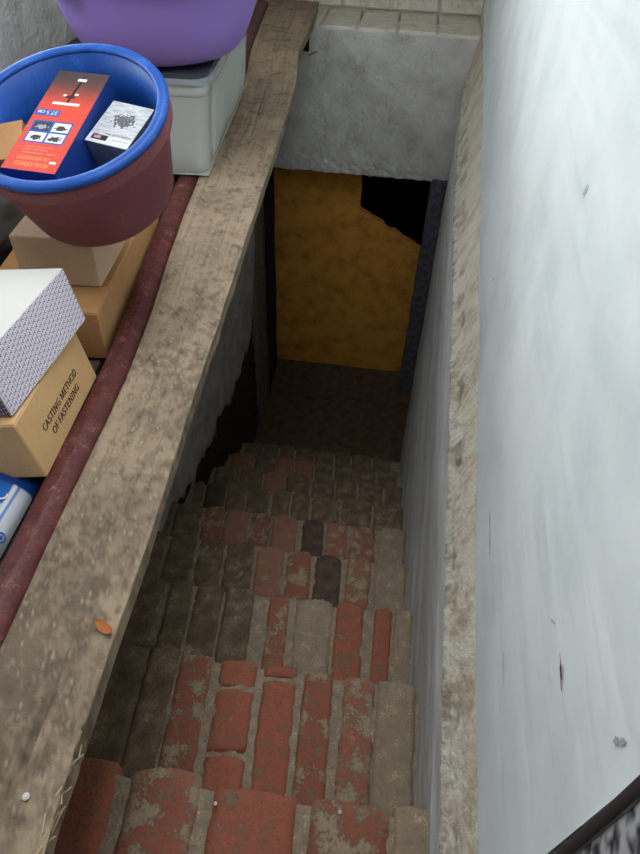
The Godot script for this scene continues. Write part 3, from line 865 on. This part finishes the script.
	text_part(rb, "37.5 см", 0.008, M.print_white, Vector3(-0.023, rs.y + 0.0008, -0.0135), up_down)
	# grey box beside it
	var gb := thing("tool_box_carton", "small grey printed box beside the red box in the blue basin", "box", c + tb * Vector3(0.076, -0.110, -0.018), tb * Basis(Vector3.UP, -0.26))
	var gs := Vector3(0.04, 0.072, 0.049)
	part("body", box_mesh(Vector3(-gs.x, 0, -gs.z), Vector3(gs.x, gs.y, gs.z), 0.001), mat(rgb(112, 112, 114), 0.6), gb)
	quad_part("printed_lid", [Vector3(-gs.x, gs.y + 0.0004, gs.z), Vector3(gs.x, gs.y + 0.0004, gs.z), Vector3(gs.x, gs.y + 0.0004, -gs.z), Vector3(-gs.x, gs.y + 0.0004, -gs.z)], print_mat(grey_print(), Vector2.ONE, 0.4), gb, [Vector2(0, 1), Vector2(1, 1), Vector2(1, 0), Vector2(0, 0)])
	# scrap of brown card at the left of the basin
	var cp := part("card_scrap", box_mesh(Vector3(-0.02, -0.03, -0.045), Vector3(0.02, 0.0, 0.045), 0.001), M.kraft2, self, c + tb * Vector3(-0.108, -0.04, 0.02), tb * Basis(Vector3.UP, 0.3))
	cp.name = numbered("card_scrap")
	cp.set_meta("label", "small piece of brown card left of the red box in the blue basin")
	cp.set_meta("category", "card")
	clear_tub()
	# purple basin on the tub
	var pu := thing("plastic_basin", "purple plastic basin standing on the clear storage tub", "basin", Vector3(-0.628, 2.581, -1.80))
	var prof := func(pts: Array) -> Array: return pts.map(func(p): return Vector2(p.x * 1.13, p.y * 1.1))
	part("bowl", lathe(prof.call([Vector2(0.0, 0.0), Vector2(0.13, 0.0), Vector2(0.15, 0.004), Vector2(0.168, 0.014), Vector2(0.186, 0.034), Vector2(0.204, 0.075), Vector2(0.222, 0.13), Vector2(0.234, 0.168), Vector2(0.230, 0.168), Vector2(0.218, 0.13), Vector2(0.2, 0.075), Vector2(0.182, 0.036), Vector2(0.15, 0.008), Vector2(0.0, 0.005)]), 80), M.purple, pu)
	part("rim", lathe(prof.call([Vector2(0.232, 0.158), Vector2(0.246, 0.154), Vector2(0.252, 0.160), Vector2(0.250, 0.170), Vector2(0.240, 0.175), Vector2(0.230, 0.172), Vector2(0.232, 0.158)]), 80), M.purple, pu)
	part("handle", box_mesh(Vector3(-0.05, 0.150, 0.225), Vector3(0.05, 0.162, 0.292), 0.004), M.lavender, pu, Vector3.ZERO, Basis(Vector3.UP, -0.62))
	# dark grey sack at the far left, under the basins
	var sack := func(u: float, v: float) -> Vector3:
		var th := v * PI
		var ph := -u * TAU
		var p := Vector3(sin(th) * cos(ph), -cos(th), sin(th) * sin(ph))
		var r := 1.0 + noise(p.x, p.y, p.z, 1.3) * 0.25
		return Vector3(p.x * 0.12, (p.y + 1.0) * 0.125, p.z * 0.22) * Vector3(r, 1, r)
	var sk := part("grey_sack", grid_mesh(48, 28, sack), M.grey_bag, self, Vector3(-0.905, 2.262, -1.24))
	sk.name = numbered("grey_sack")
	sk.set_meta("label", "dark grey sack slumped against the wall behind the cardboard boxes")
	sk.set_meta("category", "sack")
	# dark board added to stand in for the darkness left of the purple basin
	var fb := part("shade_board", box_mesh(Vector3(-0.012, 0, -0.2), Vector3(0.012, 0.21, 0.2), 0.004), mat(rgb(58, 62, 60), 0.5), self, Vector3(-1.03, 2.262, -2.2), Basis(Vector3.BACK, 0.22))
	fb.name = numbered("shade_board")
	fb.set_meta("label", "dark grey board standing in for the shaded gap left of the purple basin")
	fb.set_meta("category", "board")
	blue_bag()

func clear_tub() -> void:
	var L := 0.78
	var W := 0.34
	var H := 0.245
	var turn := 0.075
	var bs := Basis(Vector3.UP, turn)
	var at := Vector3(-0.486, 2.318, -1.645) + bs * Vector3(-W / 2, 0, -L / 2)
	var t := thing("storage_tub", "clear frosted plastic storage tub with a grey lid under the purple basin", "storage tub", at, bs)
	var loops := []
	var n := rr_loop(W / 2, L / 2, 0.03).size()
	var spec := [[0.0, -0.012, 0.0], [0.004, -0.003, 0.0], [0.012, 0.0, 0.0], [0.20, 0.012, 1.0], [0.205, 0.018, 0.0], [H, 0.019, 0.0], [H, 0.016, 0.0], [0.21, 0.015, 0.0], [0.012, -0.003, 0.0], [0.003, -0.012, 0.0]]
	var at2 := func(u: float, v: float) -> Vector3:
		var f := v * 39.0
		var seg := spec.size() - 1
		var g := v * seg
		var i := mini(int(g), seg - 1)
		var a: Array = spec[i]
		var b: Array = spec[i + 1]
		var y := lerpf(a[0], b[0], g - i)
		var o := lerpf(a[1], b[1], g - i)
		# walk the outline evenly
		var hx := W / 2 + o - 0.012
		var hz := L / 2 + o - 0.012
		var per := 2.0 * (W + L)
		var s := fposmod(u, 1.0) * per
		var p := Vector2.ZERO
		if s < L: p = Vector2(hx, hz - 2.0 * hz * s / L)
		elif s < L + W: p = Vector2(hx - 2.0 * hx * (s - L) / W, -hz)
		elif s < 2.0 * L + W: p = Vector2(-hx, -hz + 2.0 * hz * (s - L - W) / L)
		else: p = Vector2(-hx + 2.0 * hx * (s - 2.0 * L - W) / W, hz)
		var r := 0.035
		var q := Vector2(clampf(p.x, -hx + r, hx - r), clampf(p.y, -hz + r, hz - r))
		if (p - q).length() > 0.0001 and absf(p.x) > hx - r and absf(p.y) > hz - r: p = q + (p - q).normalized() * r
		elif absf(p.x) > hx - 0.001 and y > 0.02 and y < 0.195 and absf(p.y) < hz - 0.09: p.x += signf(p.x) * 0.007 * sin(p.y * 190.0)
		return Vector3(p.x, y, p.y)
	part("tub_wall", grid_mesh(340, 36, at2), M.clear, t)
	part("tub_base", box_mesh(Vector3(-W / 2 + 0.012, 0.0, -L / 2 + 0.012), Vector3(W / 2 - 0.012, 0.003, L / 2 - 0.012), 0.001), M.clear, t)
	var lid := func(off: float, y0: float, y1: float) -> ArrayMesh:
		var o := rr_loop(W / 2 + off - 0.012, L / 2 + off - 0.012, 0.045)
		return extrude(o, y0, y1)
	part("lid", lid.call(0.022, H, H + 0.012), M.lid, t)
	part("lid_band", lid.call(0.025, H - 0.012, H + 0.0005), mat(rgb(150, 156, 164), 0.35), t)
	part("castor", lathe([Vector2(0.0, 0.0), Vector2(0.016, 0.002), Vector2(0.021, 0.010), Vector2(0.018, 0.022), Vector2(0.0, 0.028)], 20), M.clear, t, Vector3(W / 2 - 0.045, 0.006, L / 2 - 0.04))

func blue_bag() -> void:
	# plump plastic bag wedged beside the beam in front of the tan carton
	var bag := func(u: float, v: float) -> Vector3:
		var x := lerpf(-0.15, 0.15, v)
		var z := lerpf(0.2, -0.2, u)
		var e := (1.0 - pow(absf(x) / 0.15, 3.0)) * (1.0 - pow(absf(z) / 0.2, 4.0))
		return Vector3(x, 0.004 + 0.05 * sqrt(maxf(0.0, e)) + noise(x, z, 3.0, 9.0) * 0.01 * e + noise(x * 2.0, z * 0.6, 6.0, 24.0) * 0.006 * e, z)
	var col := func(u: float, v: float) -> Color:
		var x := lerpf(-0.15, 0.15, v)
		var z := lerpf(0.2, -0.2, u)
		var edge := 0.134 + 0.003 * sin(z * 9.0)
		if z < -0.165: return lin(24, 70, 150)
		if x > edge and z < 0.12: return lin(206, 212, 216)
		if z > 0.12: return lin(22, 46, 104)
		if absf(x - edge + 0.006) < 0.003: return lin(220, 224, 228)
		return lin(30, 104, 186)
	var t := thing("plastic_bag", "blue and white plastic bag wedged below the tan cardboard box", "bag", Vector3(-0.645, 2.312, -0.40), Basis(Vector3.UP, 0.02) * Basis(Vector3.BACK, -0.30))
	var m := StandardMaterial3D.new()
	m.vertex_color_use_as_albedo = true
	m.roughness = 0.3
	part("film", grid_mesh(110, 90, bag, col), m, t)
	part("film_back", extrude([Vector2(-0.148, -0.198), Vector2(0.148, -0.198), Vector2(0.148, 0.198), Vector2(-0.148, 0.198)], 0.0, 0.004), m, t)
	var flat := Basis(Vector3(0, 0, -1), Vector3(-1, 0, 0), Vector3(0, 1, 0))
	text_part(t, "VOC", 0.024, M.print_white, Vector3(0.112, 0.0425, -0.115), flat * Basis(Vector3.UP, 0.3))
	var ring := TorusMesh.new()
	ring.inner_radius = 0.006
	ring.outer_radius = 0.0085
	part("emblem", ring, mat(rgb(36, 84, 160), 0.5), t, Vector3(0.1425, 0.027, -0.075), Basis(Vector3.BACK, -0.75) * Basis.from_scale(Vector3(1, 0.12, 1)))
	var tri := [Vector2(-0.004, 0.0025), Vector2(0.004, 0.0025), Vector2(0.0, -0.0045)]
	part("emblem", extrude(tri, 0.0, 0.0006), mat(rgb(36, 84, 160), 0.5), t, Vector3(0.1425, 0.027, -0.075), Basis(Vector3.BACK, -0.75))

# ---------------------------------------------------------------- small things
func build_small() -> void:
	# dry leaf on the edge of the plank
	var leaf := func(u: float, v: float) -> Vector3:
		var s := u * 2.0 - 1.0
		var hw := 0.0065 * sqrt(maxf(0.0, 1.0 - s * s))
		return Vector3(s * 0.015, 0.003 + 0.004 * s * s + 0.003 * absf(v - 0.5), (v * 2.0 - 1.0) * hw)
	var lf := part("dry_leaf", grid_mesh(12, 6, func(a, b): return leaf.call(1.0 - a, b)), M.leaf, self, Vector3(-0.298, 2.312, -0.357), Basis(Vector3.UP, -0.5))
	lf.name = numbered("dry_leaf")
	lf.set_meta("label", "small dry orange leaf on the edge of the plank")
	lf.set_meta("category", "leaf")
	var sm := SphereMesh.new()
	sm.radius = 0.0042
	sm.height = 0.006
	sm.radial_segments = 10
	sm.rings = 6
	var ch := part("paint_chip", sm, M.chip, self, Vector3(-0.310, 2.313, -0.162))
	ch.name = numbered("paint_chip")
	ch.set_meta("label", "tiny white paint chip on the near end of the plank")
	ch.set_meta("category", "paint chip")
	for q in [[Vector3(-0.158, 1.986, -0.262), "tiny white paint chip at the left edge of the middle brick, nearest step"], [Vector3(0.03, 1.985, -0.277), "tiny white paint chip on the rightmost red brick of the nearest step"]]:
		var c2 := part("paint_chip", sm, M.chip, self, q[0], Basis.from_scale(Vector3(0.7, 0.7, 0.7)))
		c2.name = numbered("paint_chip")
		c2.set_meta("label", q[1])
		c2.set_meta("category", "paint chip")
		c2.set_meta("group", "paint chips on the nearest step")
	# dark bent bracket between plank and lintel
	var br := thing("metal_bracket", "small dark metal bracket between the plank and the lintel", "bracket", Vector3(-0.495, 2.19, -3.46), Basis(Vector3.UP, -0.3))
	part("plate", box_mesh(Vector3(-0.02, -0.035, -0.004), Vector3(0.014, 0.04, 0.004), 0.002), M.black_wood, br)
	part("hook", box_mesh(Vector3(-0.01, -0.055, -0.002), Vector3(0.04, -0.048, 0.006), 0.002), M.metal, br, Vector3.ZERO, Basis(Vector3.BACK, 0.5))
	# speckled cloth hanging at the near end of the pale wall
	var cl := thing("speckled_cloth", "black and white speckled cloth with a dark hem hanging at the near wall end", "cloth", Vector3(0.175, 2.2, -0.148))
	var edge := func(y: float) -> float:
		return 0.014 * (y - 0.24) + 0.008 * sin(y * 6.0)
	var sheet := func(u: float, v: float) -> Vector3:
		var y: float = lerpf(0.02, 1.6, v)
		var a: float = edge.call(y) + 0.012
		return Vector3(0.004 + 0.012 * sin(u * 14.0) * u + 0.25 * u * u * 0.6, y, a + u * 0.22)
	var scol := func(u: float, v: float) -> Color:
		var a := noise(u * 0.25, v * 1.6, 3.0, 60.0)
		return lin(176, 176, 178) if a > 0.02 else (lin(44, 42, 44) if a < -0.12 else lin(112, 110, 112))
	var cm := StandardMaterial3D.new()
	cm.vertex_color_use_as_albedo = true
	cm.roughness = 0.9
	part("fabric", grid_mesh(60, 300, sheet, scol), cm, cl)
	part("hem", grid_mesh(8, 60, func(u, v):
		var y: float = lerpf(0.02, 1.6, v)
		var a: float = u * PI
		return Vector3(0.002 - 0.003 * sin(a), y, edge.call(y) + 0.007 - 0.0045 * cos(a))), mat(rgb(52, 46, 44), 0.9), cl)
